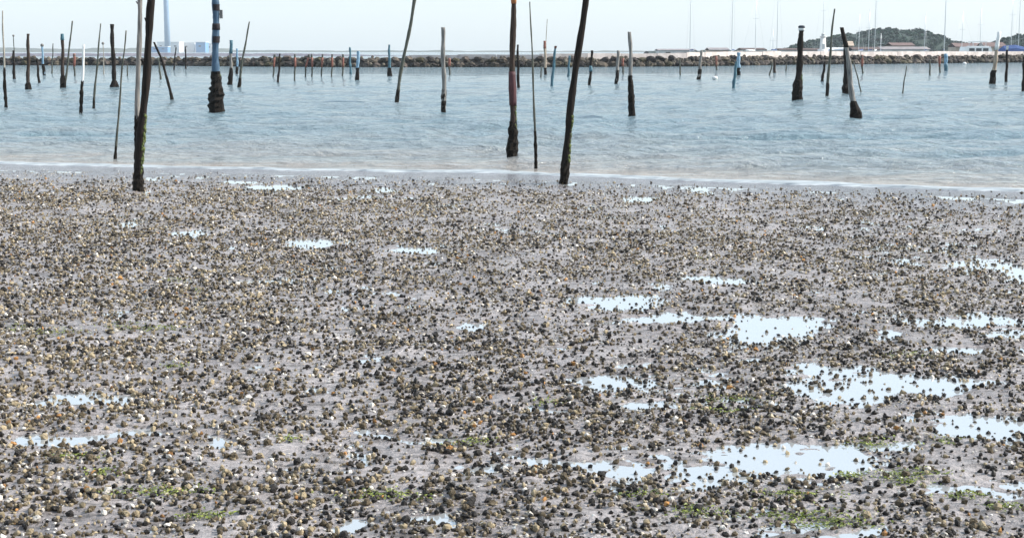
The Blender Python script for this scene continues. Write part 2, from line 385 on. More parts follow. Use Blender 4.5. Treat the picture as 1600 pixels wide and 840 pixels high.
def rock_mesh(seed):
    r = random.Random(seed); bm = bmesh.new(); bmesh.ops.create_uvsphere(bm, u_segments=7, v_segments=4, radius=1)
    for q in bm.verts:
        q.co = Vector((q.co.x * r.uniform(.75, 1.15), q.co.y * r.uniform(.75, 1.1), q.co.z * r.uniform(.7, 1.1)))
    me = bpy.data.meshes.new('rock'); bm.to_mesh(me); bm.free(); me.materials.append(rock_m); return me
rocks = [rock_mesh(s) for s in range(9)]
sA, sB = bwx(-40), bwx(1640)
def put_rock(x, y, z, s, sz):
    o = bpy.data.objects.new('rock', random.choice(rocks)); C.objects.link(o); o.parent = bw
    o.location = bw_pt(x, y, z * bwh(x)); o.scale = (s, s * random.uniform(.8, 1.1), sz); o.rotation_euler = (random.uniform(-.4, .4), random.uniform(-.4, .4), random.uniform(0, 6.28))
nr = 148
for i in range(nr):
    x = sA + (sB - sA) * (i + .5) / nr
    st = (sB - sA) / nr
    put_rock(x + random.uniform(-.2, .2), -1.2 + random.uniform(-.15, .15), 0.28 + random.uniform(-.12, .1), st * random.uniform(.40, .62), random.uniform(.34, .54))
    put_rock(x + st / 2 + random.uniform(-.25, .25), -0.45 + random.uniform(-.15, .15), 0.93 + random.uniform(-.14, .14), st * random.uniform(.36, .60), random.uniform(.30, .52))
RV, RF = [], []; rb = [([tuple(q.co) for q in me_.vertices], [tuple(p_.vertices) for p_ in me_.polygons]) for me_ in rocks]
for i in range(900):
    sv = random.uniform(sA, sB); t = random.random(); ac = -1.45 + 1.25 * t + random.uniform(-.1, .1); c = bw_pt(sv, ac, (0.02 + 1.12 * t) * bwh(sv) + random.uniform(-.1, .22)); r_ = random.uniform(.16, .38); a_ = random.random() * 6.28
    v, f = random.choice(rb); o = len(RV); RV += [(c[0] + (p[0] * math.cos(a_) - p[1] * math.sin(a_)) * r_, c[1] + (p[0] * math.sin(a_) + p[1] * math.cos(a_)) * r_, c[2] + p[2] * r_) for p in v]; RF += [tuple(k + o for k in q) for q in f]
link_mesh('rubble', RV, RF, noisy('rubble_stone', (0.015, 0.012, 0.011), (0.17, 0.145, 0.11), (.9, .9, .9), (.7, .9), .5), bw, smooth=False)['kind'] = 'stuff'
cap_m = noisy('weathered_concrete', (0.44, 0.39, 0.37), (0.66, 0.60, 0.57), (0.8, 0.8, 0.8), (0.7, 0.9), 0.3, dist=0.05)
x = bwx(640)
while x < sB:
    k = 0.16 + 0.44 * min(1, max(0, (x - bwx(640)) / (bwx(1150) - bwx(640))))
    L_ = random.uniform(5.0, 6.6); z1 = 1.38 + k + random.uniform(-.05, .05)
    v, f = box_geo(0.02, L_ - 0.05, 0.3 + random.uniform(-.05, .05), 2.4, 1.0, z1)
    o = link_mesh('cap_block', [bw_pt(a + x, b, c) for a, b, c in v], f, cap_m, bw, smooth=False); x += L_

# ------------------------------------------------------------------ poles
def pole(name, label, cat, pts, w, col, foot=None, bands=(), green=None, group=None, z=None, crust_h=None, ball=None, box=None, cap=None, stubs=()):
    """pts: photo points from base to top; w: seen widths at base and top"""
    bx, by = pts[0]
    zb = z if z is not None else SEA
    B = on_z(bx, by, zb)
    for _ in range(4):
        if z is None and shore_dist(np.array([B.x]), np.array([B.y]))[0] < 0:
            zb = float(ground_z(np.array([B.x]), np.array([B.y]))[0]); B = on_z(bx, by, zb)
    Y = B.y
    P = [on_y(x, y, Y) for x, y in pts]
    root = empty(name, B, label, cat, group)
    rnd = random.Random(int(bx * 31 + by))
    s = ppm(B); r0, r1 = w[0] / 2 / s, w[1] / 2 / ppm(P[-1])
    H_ = (P[-1] - P[0]).length
    n = max(10, min(46, int(H_ / 0.09)))
    line = polyline(P, n)
    first = line[0] + (line[0] - line[1]).normalized() * 0.45
    line = [first] + line
    wob = min(0.16 * r0, 0.015)
    loc, rad = [], []
    ax, ay = rnd.random() * 9, rnd.random() * 9
    for i, q in enumerate(line):
        t = max(0, (i - 1) / (n - 1))
        loc.append((q.x - B.x + wob * math.sin(ax + t * 11), q.y - B.y + wob * math.sin(ay + t * 8), q.z - B.z))
        knot = 1 + 0.10 * math.sin(t * 23 + ax) + rnd.uniform(-.05, .05)
        rad.append((r0 + (r1 - r0) * t) * knot)
    sides = 12 if w[0] > 7 else 8
    v, f = tube_geo(loc, rad, sides, 0.05, rnd)
    link_mesh('shaft', v, f, M[col], root)
    # row -> place along the shaft
    zs = [q[2] for q in loc]
    def at_z(zz):
        for i in range(len(zs) - 1):
            if zs[i] <= zz <= zs[i + 1]:
                t = (zz - zs[i]) / (zs[i + 1] - zs[i]); return Vector(loc[i]).lerp(Vector(loc[i + 1]), t), rad[i] + (rad[i + 1] - rad[i]) * t
        return (Vector(loc[0]), rad[0]) if zz < zs[0] else (Vector(loc[-1]), rad[-1])
    def row(y): return on_y(bx, y, Y).z - B.z
    for (ya, yb, c, nm) in bands:                     # ya lower edge, yb upper edge
        za, zb_ = row(ya), row(yb); k = max(3, int(abs(ya - yb) / 6))
        pp = [at_z(za + (zb_ - za) * i / k) for i in range(k + 1)]
        v, f = tube_geo([q[0] for q in pp], [q[1] * 1.10 + 0.004 for q in pp], sides, 0.03, rnd)
        if nm == 'tar_patch':                         # covers only the right front of the post
            nv = len(pp); ctr = [q[0] for q in pp]
            f = [q for q in f if len(q) == 4 and all(math.cos(math.atan2(v[i][1] - ctr[i // sides].y, v[i][0] - ctr[i // sides].x) + 0.75) > 0.1 for i in q)]
        link_mesh(nm, v, f, M[c], root)
    if foot:                                          # lumpy crust round the base: (width, top row)
        fw, fy = foot; zt = row(fy); k = max(5, int(abs(by - fy) / 3.5)); pp = []; rr = []
        for i in range(k + 1):
            t = i / k; q, rq = at_z(-0.35 + (zt + 0.35) * t); pp.append(q)
            t2 = max(0, ((-0.35 + (zt + 0.35) * t)) / max(1e-6, zt))
            rr.append(max(rq * 1.12, (fw / 2 / s) * (1 - t2 ** 2.2) + rq * 1.12 * t2 ** 2.2) * rnd.uniform(.88, 1.1))
        v, f = tube_geo(pp, rr, max(12, sides), 0.2, rnd)
        link_mesh('barnacle_crust', v, f, M['crust'], root, smooth=False)
    if green:                                         # weed on the sunny side
        za, zb_ = row(green[0]), row(green[1]); g = []
        iv, if_ = ico(1)
        for i in range(int(max(12, abs(green[0] - green[1]) / 1.1))):
            q, rq = at_z(za + (zb_ - za) * rnd.random()); a = rnd.uniform(-0.9, 0.5); rr = rq * rnd.uniform(.14, .34)
            c = q + Vector((math.cos(a), math.sin(a), 0)) * rq * 1.0
            g.append(([(c.x + p[0] * rr, c.y + p[1] * rr, c.z + p[2] * rr * 1.8) for p in iv], if_))
        v, f = join(*g); link_mesh('weed', v, f, M['weed'], root, smooth=False)['kind'] = 'stuff'
    if ball:                                          # round topmark (row, width, colour)
        q, rq = at_z(row(ball[0])); rr = ball[1] / 2 / s; iv, if_ = ico(2)
        link_mesh('topmark', [(q.x + a * rr, q.y + b * rr, q.z + c * rr) for a, b, c in iv], if_, M[ball[2]], root)
    if box:                                           # small board held off the side (x, y0, y1, width, colour)
        bxp, ya, yb, bw_, c = box; ce = on_y(bxp, (ya + yb) / 2, Y) - B; hw = bw_ / 2 / s; hh = abs(ya - yb) / 2 / s
        v, f = box_geo(ce.x - hw, ce.x + hw, ce.y - 0.03, ce.y + 0.03, ce.z - hh, ce.z + hh)
        b_ = link_mesh('number_board', v, f, M[c], root, smooth=False)
        q, rq = at_z(ce.z); v, f = box_geo(q.x + rq * .5, ce.x - hw - 0.001, ce.y - .015, ce.y + .015, ce.z - .02, ce.z + .02)
        link_mesh('bracket', v, f, M['dark'], root, smooth=False)
    for (sx, sy, dx, dy) in stubs:                    # broken branch stubs
        q = on_y(sx, sy, Y) - B; e_ = on_y(sx + dx, sy + dy, Y) - B; e_.y -= 0.02
        v, f = tube_geo([q, q.lerp(e_, .5) + Vector((0, 0, -.01)), e_], [r1 * .55, r1 * .42, r1 * .25], 6, .08, rnd); link_mesh('branch_stub', v, f, M[col], root)
    if cap:
        q, rq = at_z(row(cap[0])); v, f = tube_geo([q, q + Vector((0, 0, cap[1] / s)), q + Vector((0, 0, cap[1] * 1.25 / s))], [rq * 1.25, rq * 1.2, rq * .6], 10, .03, rnd)
        link_mesh('cap', v, f, M['slate'], root)
    return root

WP, TP, MP = 'wooden_pole', 'bamboo_pole', 'marker_pole'
g1 = 'stout wooden poles standing in the water'
g2 = 'slender poles leaning in the water'
g3 = 'small distant posts in front of the breakwater'
g4 = 'orange topped stakes along the breakwater'
# --- near poles
pole(WP, 'dark leaning pole at the shell bed\'s left, crossing a grey pole, weed at its foot', 'pole', [(216,299),(219,240),(223,180),(228,120),(230,90),(233,55),(237,0),(243,-70)], (13,11), 'dark', foot=(17,262), green=(292,180), group=g1, stubs=[(232,38,-5,-10),(226,100,-5,-7)])
pole(WP, 'smooth grey upright pole just behind the dark leaning pole at left', 'pole', [(213,287),(214.5,200),(216.5,100),(218.5,0),(219.5,-60)], (8,7), 'grey', foot=(10,180), group=g1, stubs=[(218,8,-5,-6)])
pole(WP, 'upright pole with red stained middle and rust top at centre', 'pole', [(800,245),(801,190),(801,100),(802,0),(802,-60)], (11,8), 'brown', foot=(17,190), bands=[(165,112,'plum','stain_band'),(6,-12,'rust','stain_band')], green=(205,165), group=g1)
pole(WP, 'dark rough pole leaning right, standing at the edge of the shells', 'pole', [(881,286),(884,235),(890,180),(898,125),(905,70),(915,0),(924,-60)], (12,10), 'dark', foot=(15,250), green=(255,180), group=g1)
pole(TP, 'whip thin stick rising between the red stained pole and the dark leaning pole', 'stick', [(837,262),(836,200),(833,130),(831,70),(828,3)], (4.2,1.8), 'bamboo', foot=(5.5,205), group=g2)
pole(TP, 'thin bent stick just left of the two crossing poles, nearest the shore', 'stick', [(180,249),(183,205),(188,150),(191,100),(194,80),(197,48)], (4,2), 'bamboo', foot=(5.5,228), group=g2)
# --- mid poles
pole(MP, 'blue painted post with dark bands, small side board and thick barnacle foot', 'pole', [(338,175),(337,120),(337,60),(336.5,-3)], (12,10.5), 'blue', foot=(24,112), bands=[(47,37,'rope','rope_band'),(67,57,'rope','tar_patch'),(17,7,'rope','tar_patch')], green=(160,118), box=(345.5,29,16,4.5,'grey'), group=g1)
pole(WP, 'grey pole with pale sunlit side, alone left of the red stained pole', 'pole', [(694,178),(693.5,120),(692.5,80),(692,43)], (7.5,6), 'grey', foot=(7.5,140), group=g1)
pole(TP, 'long knotty stick leaning right and out of view, left of the lone grey pole', 'stick', [(619,160),(625,120),(634,75),(641,40),(648,0),(654,-35)], (5.5,5), 'bamboo', foot=(6,140), group=g2)
pole(WP, 'greyish brown pole right of the big dark leaning pole, dark below', 'pole', [(987,183),(985.5,130),(985,80),(984,50)], (7,5.5), 'grey', foot=(10.5,118), group=g1)
pole(WP, 'dark pole with a white band and dark cap, beside the lighthouse', 'pole', [(1245,157),(1248,120),(1250.5,80),(1252,44)], (12,8), 'dark', foot=(16,122), bands=[(48,39,'white','white_band')], cap=(39,3.2), green=(133,117), group=g1)
pole(WP, 'bleached pole leaning left with a bulging barnacle foot, near the lighthouse', 'pole', [(1337,183),(1332,150),(1327,110),(1322,70),(1315.5,43)], (10,5.5), 'grey', foot=(17,158), bands=[(74,43,'dark','weathered_tip')], group=g1)
pole(WP, 'dark upright post half hidden behind the bleached leaning pole', 'pole', [(1322,147),(1322,110),(1321,72)], (9,6), 'dark', foot=(13,132), group=g1)
pole(TP, 'tall thin stick between the white banded pole and the bleached leaning pole', 'stick', [(1292,152),(1295,110),(1299,60),(1304,14)], (5,2.5), 'bamboo', foot=(5.5,130), group=g2)
pole(WP, 'dark bump topped pole with a knobbed foot, right of the white topped stick', 'pole', [(179,138),(178,110),(176,70),(174.5,38)], (7,6), 'dark', foot=(14,126), group=g1)
pole(WP, 'brown pole with knobbed foot, leftmost of the stout knobbed poles', 'pole', [(44,140),(44,100),(44,53)], (6,4.6), 'brown', foot=(10,129), group=g1)
pole(WP, 'brown pole with teal tip and a thin stick leaning against its foot', 'pole', [(98,138),(98,100),(97.5,53)], (6,4.6), 'brown', foot=(10,118), bands=[(63,52,'teal','painted_tip')], group=g1)
pole(TP, 'thin stick leaning right out of the teal tipped brown pole\'s foot', 'stick', [(102,133),(106,95),(109,70),(113,33)], (3.6,2), 'bamboo', group=g2)
pole(TP, 'pale topped thin stick at the very left edge', 'stick', [(9.5,169),(7.5,130),(6,90),(4,17)], (3.8,2.2), 'palebamboo', foot=(5,105), group=g2)
pole(MP, 'stick with white upper half and dark knotty lower half', 'stick', [(126,176),(128,140),(130,100),(131,70)], (4.4,3.6), 'white', foot=(5.5,126), group=g2)
pole(TP, 'thin grey stick leaning right between the white topped stick and the bump topped pole', 'stick', [(146,170),(149,130),(153,90),(157,37)], (4,1.8), 'bamboo', foot=(4.4,152), group=g2)
pole(TP, 'dark stick leaning left behind the two crossing poles', 'stick', [(269,158),(262,125),(253,95),(241,66)], (5,3.6), 'dark', foot=(5.5,146), group=g2)
pole(TP, 'thin stick leaning right, just right of the blue banded post', 'stick', [(373,138),(377,105),(384,65),(390,34)], (4.6,2.2), 'bamboo', foot=(5.2,122), group=g2)
pole(WP, 'small post with teal top and pale middle beside the blue banded post', 'pole', [(360,132),(361,100),(361,63)], (5,4.2), 'grey', foot=(8,106), bands=[(84,63,'teal','painted_tip')], group=g3)
pole(MP, 'short blue and white post between the blue banded post\'s two small neighbours', 'post', [(370,116),(371,95),(370,76)], (3.6,3), 'ltblue', foot=(4,104), group=g3)
# --- far posts
far = [
 ('short dark post with a thin stick and small ball above, at far left', [(22,124),(21.5,100),(21,79)], (4.6,3.6), 'dark', None, None),
 ('small slanting stump right of the leftmost knobbed pole', [(61,130),(59.5,112),(58,92)], (4.2,3), 'dark', None, None),
 ('pale blue stick with a round grey topmark at far left', [(69,118),(67,98),(66,70)], (4,2.6), 'ltblue', (4.5,100), (71,5.5,'grey')),
 ('hair thin stick left of the teal tipped brown pole', [(81,115),(82,95),(83,68)], (2.4,1.4), 'bamboo', None, None),
 ('faint thin stake right of the bump topped pole', [(199,119),(199,100)], (2.4,1.6), 'bamboo', None, None),
 ('short thin stake below the stick that leans behind the crossing poles', [(251,124),(249,105),(247,90)], (3.6,2.4), 'bamboo', None, None),
 ('thin stake below the factory, left of a similar one', [(272,110),(273,92),(275,74)], (2.6,1.8), 'dark', None, None),
 ('thin stake below the factory, just left of the blue banded post', [(290,108),(290,92),(290,73)], (3,2), 'dark', None, None),
 ('thin dark stake at the left end of the orange topped stakes', [(434,129),(436,110),(437,84)], (3.8,2.4), 'dark', None, None),
 ('small greenish stake just left of the white sided blue post', [(548,116),(547,98),(547,74)], (4,3), 'teal', None, None),
 ('short post, blue with white side, right of the orange topped stakes', [(558,126),(559,105),(560,80)], (5.4,4.8), 'ltblue', (6,106), None),
 ('teal post with a thick dark foot left of the long knotty leaning stick', [(609,119),(608.5,100),(608,70)], (5,3.4), 'teal', (7,106), None),
 ('dark post just behind the red stained pole', [(810,137),(809.5,105),(809,70)], (5,3), 'dark', None, None),
 ('faint greenish stake right of the whip thin stick', [(845,121),(846,104)], (2.4,1.6), 'bamboo', None, None),
 ('pale post with an orange top and a hair thin rod above', [(852,117),(852,95),(851,64)], (4,3.6), 'tan', (4.4,106), None),
 ('teal post leaning right, beside the orange topped pale post', [(862,135),(865,105),(868,72)], (5,3.6), 'teal', None, None),
 ('small teal post just left of the big dark leaning pole', [(888,120),(889,100),(890,87)], (4,3), 'teal', None, None),
 ('dark post with teal waist just right of the big dark leaning pole', [(921,133),(923,108),(925,79)], (5,4), 'dark', None, None),
 ('post with a white sunlit side left of the greyish brown pole', [(963,131),(965,105),(966,79)], (5.4,4.2), 'grey', (6,110), None),
 ('thin stake under an orange float, right of the greyish brown pole', [(1063,118),(1062.5,104),(1062,93)], (2.8,2.2), 'bamboo', None, None),
 ('post leaning right, halfway between the greyish brown pole and the white float', [(1092,124),(1094,100),(1096,79)], (5.2,3.6), 'grey', (6,108), None),
 ('dark leaning stake just right of the white float', [(1146,138),(1148.5,115),(1151,96)], (5.4,4), 'teal', None, None),
 ('light blue post behind the dark leaning stake by the white float', [(1154,118),(1154,100),(1154,82)], (5.6,5.6), 'ltblue', (5.8,106), None),
 ('brown stump left of the white banded pole', [(1210,114),(1210,102),(1210,92)], (4.6,3.6), 'brown', None, None),
 ('faint thin stake leaning beside the brown stump', [(1202,118),(1205,108),(1207,98)], (2.6,2), 'bamboo', None, None),
 ('faint thin stake between the brown stump and the white banded pole', [(1228,112),(1229,100)], (2.4,2), 'bamboo', None, None),
 ('dark leaning stake at the foot of the lighthouse', [(1284,128),(1287,112),(1289,96)], (5,3.4), 'dark', None, None),
 ('hair thin grey stick leaning left, right of the bleached pole', [(1346,146),(1341,125),(1334,98)], (2.4,1.8), 'bamboo', None, None),
 ('hair thin lone stick in open water under the hill', [(1410,148),(1413,125),(1417,103)], (2.2,1.6), 'bamboo', None, None),
 ('thin stake left of the light blue post under the hill', [(1453,118),(1453,104),(1453,93)], (3,2.2), 'bamboo', None, None),
 ('light blue post with teal foot under the right end of the hill', [(1478,111),(1478,98),(1478,84)], (5.4,5.4), 'ltblue', None, None),
 ('pole with tan sunlit side and white tip at far right', [(1550,132),(1554,105),(1557,80),(1561,50)], (7.5,4.6), 'tan', (10,110), None),
 ('thin dark post right of the white tipped pole', [(1572,129),(1573,100),(1574,72)], (4.8,3), 'dark', None, None),
 ('dark post cut by the right edge', [(1599,143),(1600,120),(1601,90)], (6,5), 'dark', None, None),
]
for (lab, pts, w, col, foot, ball) in far:
    bands = []
    if 'orange top' in lab: bands = [(76, 63, 'orange', 'painted_tip')]
    if 'teal waist' in lab: bands = [(112, 103, 'teal', 'painted_band')]
    if 'teal foot' in lab: bands = [(110.5, 100, 'teal', 'painted_band')]
    if 'white tip' in lab: bands = [(78, 50, 'white', 'painted_tip')]
    nm = WP if col in ('dark', 'brown', 'tan', 'grey') else MP if col in ('ltblue', 'teal', 'white') else TP
    if w[0] < 3.9: nm = TP
    pole(nm, lab, 'stick' if nm == TP else 'post', pts, w, col, foot=foot, bands=bands, group=g3, ball=ball)
pole(TP, 'hair thin rod with a small ball, above the short dark post at far left', 'stick', [(23.5,122),(22.5,90),(21,56)], (1.8,1.2), 'bamboo', ball=(56,3.6,'grey'), group=g3)
pole(TP, 'hair thin rod rising above the orange topped pale post', 'stick', [(853.5,116),(853,70),(855,30)], (1.6,1.0), 'palebamboo', group=g3)
pole(TP, 'hair thin rod with grey ball, between grey leaning stick and bump topped pole', 'stick', [(162,116),(162,90),(161,68)], (1.8,1.2), 'palebamboo', ball=(68,4.5,'grey'), group=g3)
names = ['first','second','third','fourth','fifth','sixth','seventh']
for i, (x, yb, lean) in enumerate([(428,120,1),(461,127,0),(478,121,5),(488,121,-1),(503,121,1),(519,121,0),(536,119,0)]):
    pole('marker_stake', 'orange topped stake, %s from the left in the row before the breakwater' % names[i], 'stake', [(x - 1, yb), (x, 104), (x + lean, 85)], (2.4, 3.2), 'bamboo', bands=[(105, 90, 'orange', 'painted_top')], group=g4)
for x, yb, yt, lab in [(116,120,84,'orange topped stake near the teal tipped brown pole at left'), (702,118,91,'orange topped stake hidden against the grey pole alone left of centre'),
                       (973,116,91,'orange topped stake just left of the greyish brown pole'),(1119,110,88,'orange topped stake behind the white float'),(1347,115,86,'orange topped stake right of the bleached leaning pole'),(1468,114,88,'orange topped stake left of the light blue teal footed post')]:
    pole('marker_stake', lab, 'stake', [(x + 1, yb), (x, 104), (x, yt)], (2.6, 3.8), 'bamboo', bands=[(104, yt, 'orange', 'painted_top')], group=g4)

# floats
def float_ball(name, label, px, py, w, h, col, group='floats on the water'):
    B = on_z(px, py, SEA); s = ppm(B); rx, rz = w / 2 / s, h / 2 / s
    root = empty(name, B, label, 'float', group)
    iv, if_ = ico(3)
    link_mesh('shell', [(a * rx, b * rx, rz * .55 + c * rz) for a, b, c in iv], if_, M[col], root)
    v, f = tube_geo([(0, 0, rz * 1.45), (0, 0, rz * 1.75)], [rx * .22, rx * .16], 8); link_mesh('eye', v, f, M['dark'], root)
float_ball('white_float', 'white oval float adrift in front of the breakwater', 1117, 124, 9, 6.5, 'white')
float_ball('orange_float', 'orange round float low against the breakwater rocks', 1064, 103.5, 10, 9, 'orange')
float_ball('white_float', 'small white float at the breakwater foot under the hill', 1507, 101, 6, 5, 'white')

# ------------------------------------------------------------------ behind the breakwater: harbour boats, sheds, lighthouse
boat_white = mat('boat_gelcoat', (0.78, 0.78, 0.77), 0.25); alu = mat('mast_aluminium', (0.62, 0.64, 0.66), 0.35, Metallic=0.3)
glass = mat('dark_window', (0.03, 0.04, 0.05), 0.08); cover = noisy('blue_canvas', (0.03, 0.06, 0.17), (0.05, 0.10, 0.25), (3, 3, 3), (0.8, 0.9), 0.3)
trimb = mat('navy_trim', (0.03, 0.05, 0.12), 0.4)
def hull_geo(L, Wd, Hh):
    vs, fs = [], []; n = 11
    for i in range(n):
        t = i / (n - 1); x = -L / 2 + L * t
        b = Wd / 2 * (min(1, 0.72 + t) if t < .35 else 1) * (1 - max(0, (t - .45) / .55) ** 2.2) + 0.02
        sh = Hh * (1 + 0.25 * max(0, t - .4) ** 1.5)
        vs += [(x, -b, sh), (x + .0, -b * .82, 0.15), (x, 0, -.25), (x, b * .82, 0.15), (x, b, sh)]
    for i in range(n - 1):
        for k in range(4):
            a = i * 5 + k; fs.append((a, a + 5, a + 6, a + 1))
        fs.append((i * 5 + 4, i * 5 + 9, i * 5 + 5, i * 5))
    fs += [(0, 1, 2, 3, 4), tuple(range(len(vs) - 1, len(vs) - 6, -1))]
    return vs, fs
def sailboat(px, ytop, Y, label, L=9.5, rz=None, canvas=False):
    B = on_y(px, 80, Y); B.z = SEA
    rz = random.choice([0, math.pi]) + random.uniform(-.5, .5) + 1.2 if rz is None else rz
    r = empty('sailboat', B, label, 'sailboat', 'sailboats moored behind the breakwater', rz)
    v, f = hull_geo(L, L * .31, 1.0); link_mesh('hull', v, f, boat_white, r, smooth=False)
    v, f = box_geo(-L * .18, L * .16, -L * .085, L * .085, 0.95, 1.5)
    v = [(a * (0.9 if c > 1.2 else 1), b * (0.8 if c > 1.2 else 1), c) for a, b, c in v]
    cb = link_mesh('cabin', v, f, boat_white, r, smooth=False)
    for sgn in (-1, 1):
        v, f = box_geo(-L * .13, L * .10, sgn * L * .081 - .012, sgn * L * .081 + .012, 1.15, 1.32); link_mesh('window', v, f, glass, cb, smooth=False)
    top = on_y(px, ytop, Y).z - SEA
    v, f = tube_geo([(L * .08, 0, 1.4), (L * .08, 0, top * .5), (L * .08, 0, top)], [0.07, 0.065, 0.045], 8); mst = link_mesh('mast', v, f, alu, r)
    v, f = box_geo(L * .08 - .02, L * .08 + .02, -.75, .75, top * .62, top * .62 + .05); link_mesh('spreader', v, f, alu, mst, smooth=False)
    v, f = tube_geo([(0.02, 0, 0), (0.04, 0, .01)], [0.01, 0.01], 4)
    bm_ = []
    for k in range(2): pass
    def hbar(p, q, rr):
        p, q = Vector(p), Vector(q); d = (q - p).normalized(); a = d.orthogonal().normalized(); b = d.cross(a); vs = []
        for c in (p, q):
            for k in range(6): vs.append(c + (a * math.cos(k * 1.0472) + b * math.sin(k * 1.0472)) * rr)
        return vs, [(k, (k + 1) % 6, 6 + (k + 1) % 6, 6 + k) for k in range(6)] + [(5, 4, 3, 2, 1, 0), (6, 7, 8, 9, 10, 11)]
    v, f = hbar((L * .07, 0, 2.1), (-L * .33, 0, 2.2), .06); link_mesh('boom', v, f, alu, r)
    v, f = hbar((L * .05, 0, 2.25), (-L * .30, 0, 2.32), .13 if not canvas else .32); link_mesh('sail_cover', v, f, cover if canvas or random.random() < .5 else boat_white, r)
    v, f = join(hbar((L * .08, 0, top * .98), (L * .5, 0, 1.2), .012), hbar((L * .08, 0, top * .98), (-L * .48, 0, 1.1), .012)); link_mesh('stays', v, f, alu, r)
masts = [(1079,-60,330,'single tall mast standing left of all the other masts'),(1144,-70,330,'tall mast above the light blue post by the white float'),(1177,-10,360,'faint mast second left of the white banded pole'),
 (1212,-60,335,'tall pale mast just left of the white banded pole'),(1207,45,345,'short mast close left of the tall pale one by the white banded pole'),(1288,-30,350,'tall mast directly above the lighthouse'),
 (1343,20,345,'shorter mast left of the paired masts before the hill'),(1358,12,330,'left one of the paired masts before the hill'),(1367,-70,335,'right one of the paired masts, taller, before the hill'),
 (1376,52,345,'shortest mast right of the paired masts before the hill'),(1445,18,350,'mast before the hill\'s right shoulder'),(1475,-60,330,'tall mast above the light blue teal footed post'),(1506,18,345,'mast left of the flybridge motor boat'),
 (1530,5,340,'mast right of the flybridge motor boat'),(1580,-20,345,'mast left of the blue covered boat'),(1592,-70,325,'tall mast by the blue covered boat at far right')]
for px, yt, Y, lab in masts: sailboat(px, yt, Y, 'sailboat with a ' + lab.replace('close left of the tall pale one by', 'close to the tall one by') if not lab.startswith(('left','right')) else 'sailboat with the ' + lab, L=random.uniform(8.5, 11), canvas=False)

# blue covered boat and motor boat
B = on_y(1586, 80, 310); B.z = SEA
r = empty('covered_boat', B, 'boat under a bright blue canvas cover at far right', 'boat', None, .1)
v, f = hull_geo(9, 3, 1.1); link_mesh('hull', v, f, boat_white, r, smooth=False)
v, f = tube_geo([(-3.2, 0, 1.0), (-3.2, 0, 1.1)], [.1, .1], 4)
vs = []; fs = []
for i, (x, hgt) in enumerate([(-3.6, 2.2), (-2.5, 3.1), (0, 3.3), (1.8, 2.9), (3.2, 1.9)]):
    vs += [(x, -1.35, 1.05), (x, -1.0, hgt * .8), (x, 0, hgt), (x, 1.0, hgt * .8), (x, 1.35, 1.05)]
for i in range(4):
    for k in range(4): a = i * 5 + k; fs.append((a, a + 5, a + 6, a + 1))
fs += [(0, 1, 2, 3, 4), (24, 23, 22, 21, 20)]
link_mesh('canvas_cover', vs, fs, cover, r, smooth=False)
B = on_y(1520, 80, 305); B.z = SEA
r = empty('motor_boat', B, 'white flybridge motor boat behind the breakwater under the right hill', 'motor boat', None, math.pi + .1)
v, f = hull_geo(11, 3.4, 1.4); link_mesh('hull', v, f, boat_white, r, smooth=False)
v, f = box_geo(-3.6, 2.4, -1.4, 1.4, 1.35, 2.9); v = [(a * (.86 if c > 2 else 1), b * .95 if c > 2 else b, c) for a, b, c in v]; cb = link_mesh('cabin', v, f, boat_white, r, smooth=False)
for x in (-2.6, -1.2, .2):
    for s in (-1, 1):
        v, f = box_geo(x, x + 1.1, s * 1.39 - .02, s * 1.39 + .02, 2.05, 2.6); link_mesh('window', v, f, glass, cb, smooth=False)
v, f = join(box_geo(-2.8, .8, -1.2, 1.2, 2.9, 3.05), box_geo(-2.4, .6, -1.15, 1.15, 3.8, 3.95)); link_mesh('flybridge', v, f, boat_white, r, smooth=False)
for x in (-2.2, .4):
    for s in (-1, 1):
        v, f = box_geo(x - .04, x + .04, s * 1.0 - .04, s * 1.0 + .04, 3.05, 3.8); link_mesh('flybridge_post', v, f, alu, r, smooth=False)

wallw_ = mat('lantern_glass', (0.45, 0.48, 0.5), 0.1)
# white lighthouse on the breakwater
p = Vector(bw_pt(bwx(1289.5), 1.4, 0)) + BV[0]
B = Vector((p.x, p.y, SEA + 1.9)); s = ppm(B)
r = empty('lighthouse', B, 'small white harbour light tower on the breakwater before the hill', 'lighthouse')
zt = on_y(1289, 52, B.y).z - B.z
v, f = tube_geo([(0, 0, -.5), (0, 0, .45), (0, 0, .46), (0, 0, zt * .8)], [.82, .80, .52, .40], 14); link_mesh('tower', v, f, M['white'], r)
v, f = tube_geo([(0, 0, zt * .8), (0, 0, zt * .84)], [.55, .55], 14); link_mesh('gallery', v, f, M['white'], r)
v, f = tube_geo([(0, 0, zt * .84), (0, 0, zt * .94)], [.26, .26], 10); link_mesh('lantern', v, f, wallw_, r)
v, f = tube_geo([(0, 0, zt * .94), (0, 0, zt)], [.34, .08], 12); link_mesh('lantern_roof', v, f, M['white'], r)
v, f = box_geo(-.22, .22, -.60, -.45, .46, 1.25); link_mesh('door', v, f, wallw_, r, smooth=False)

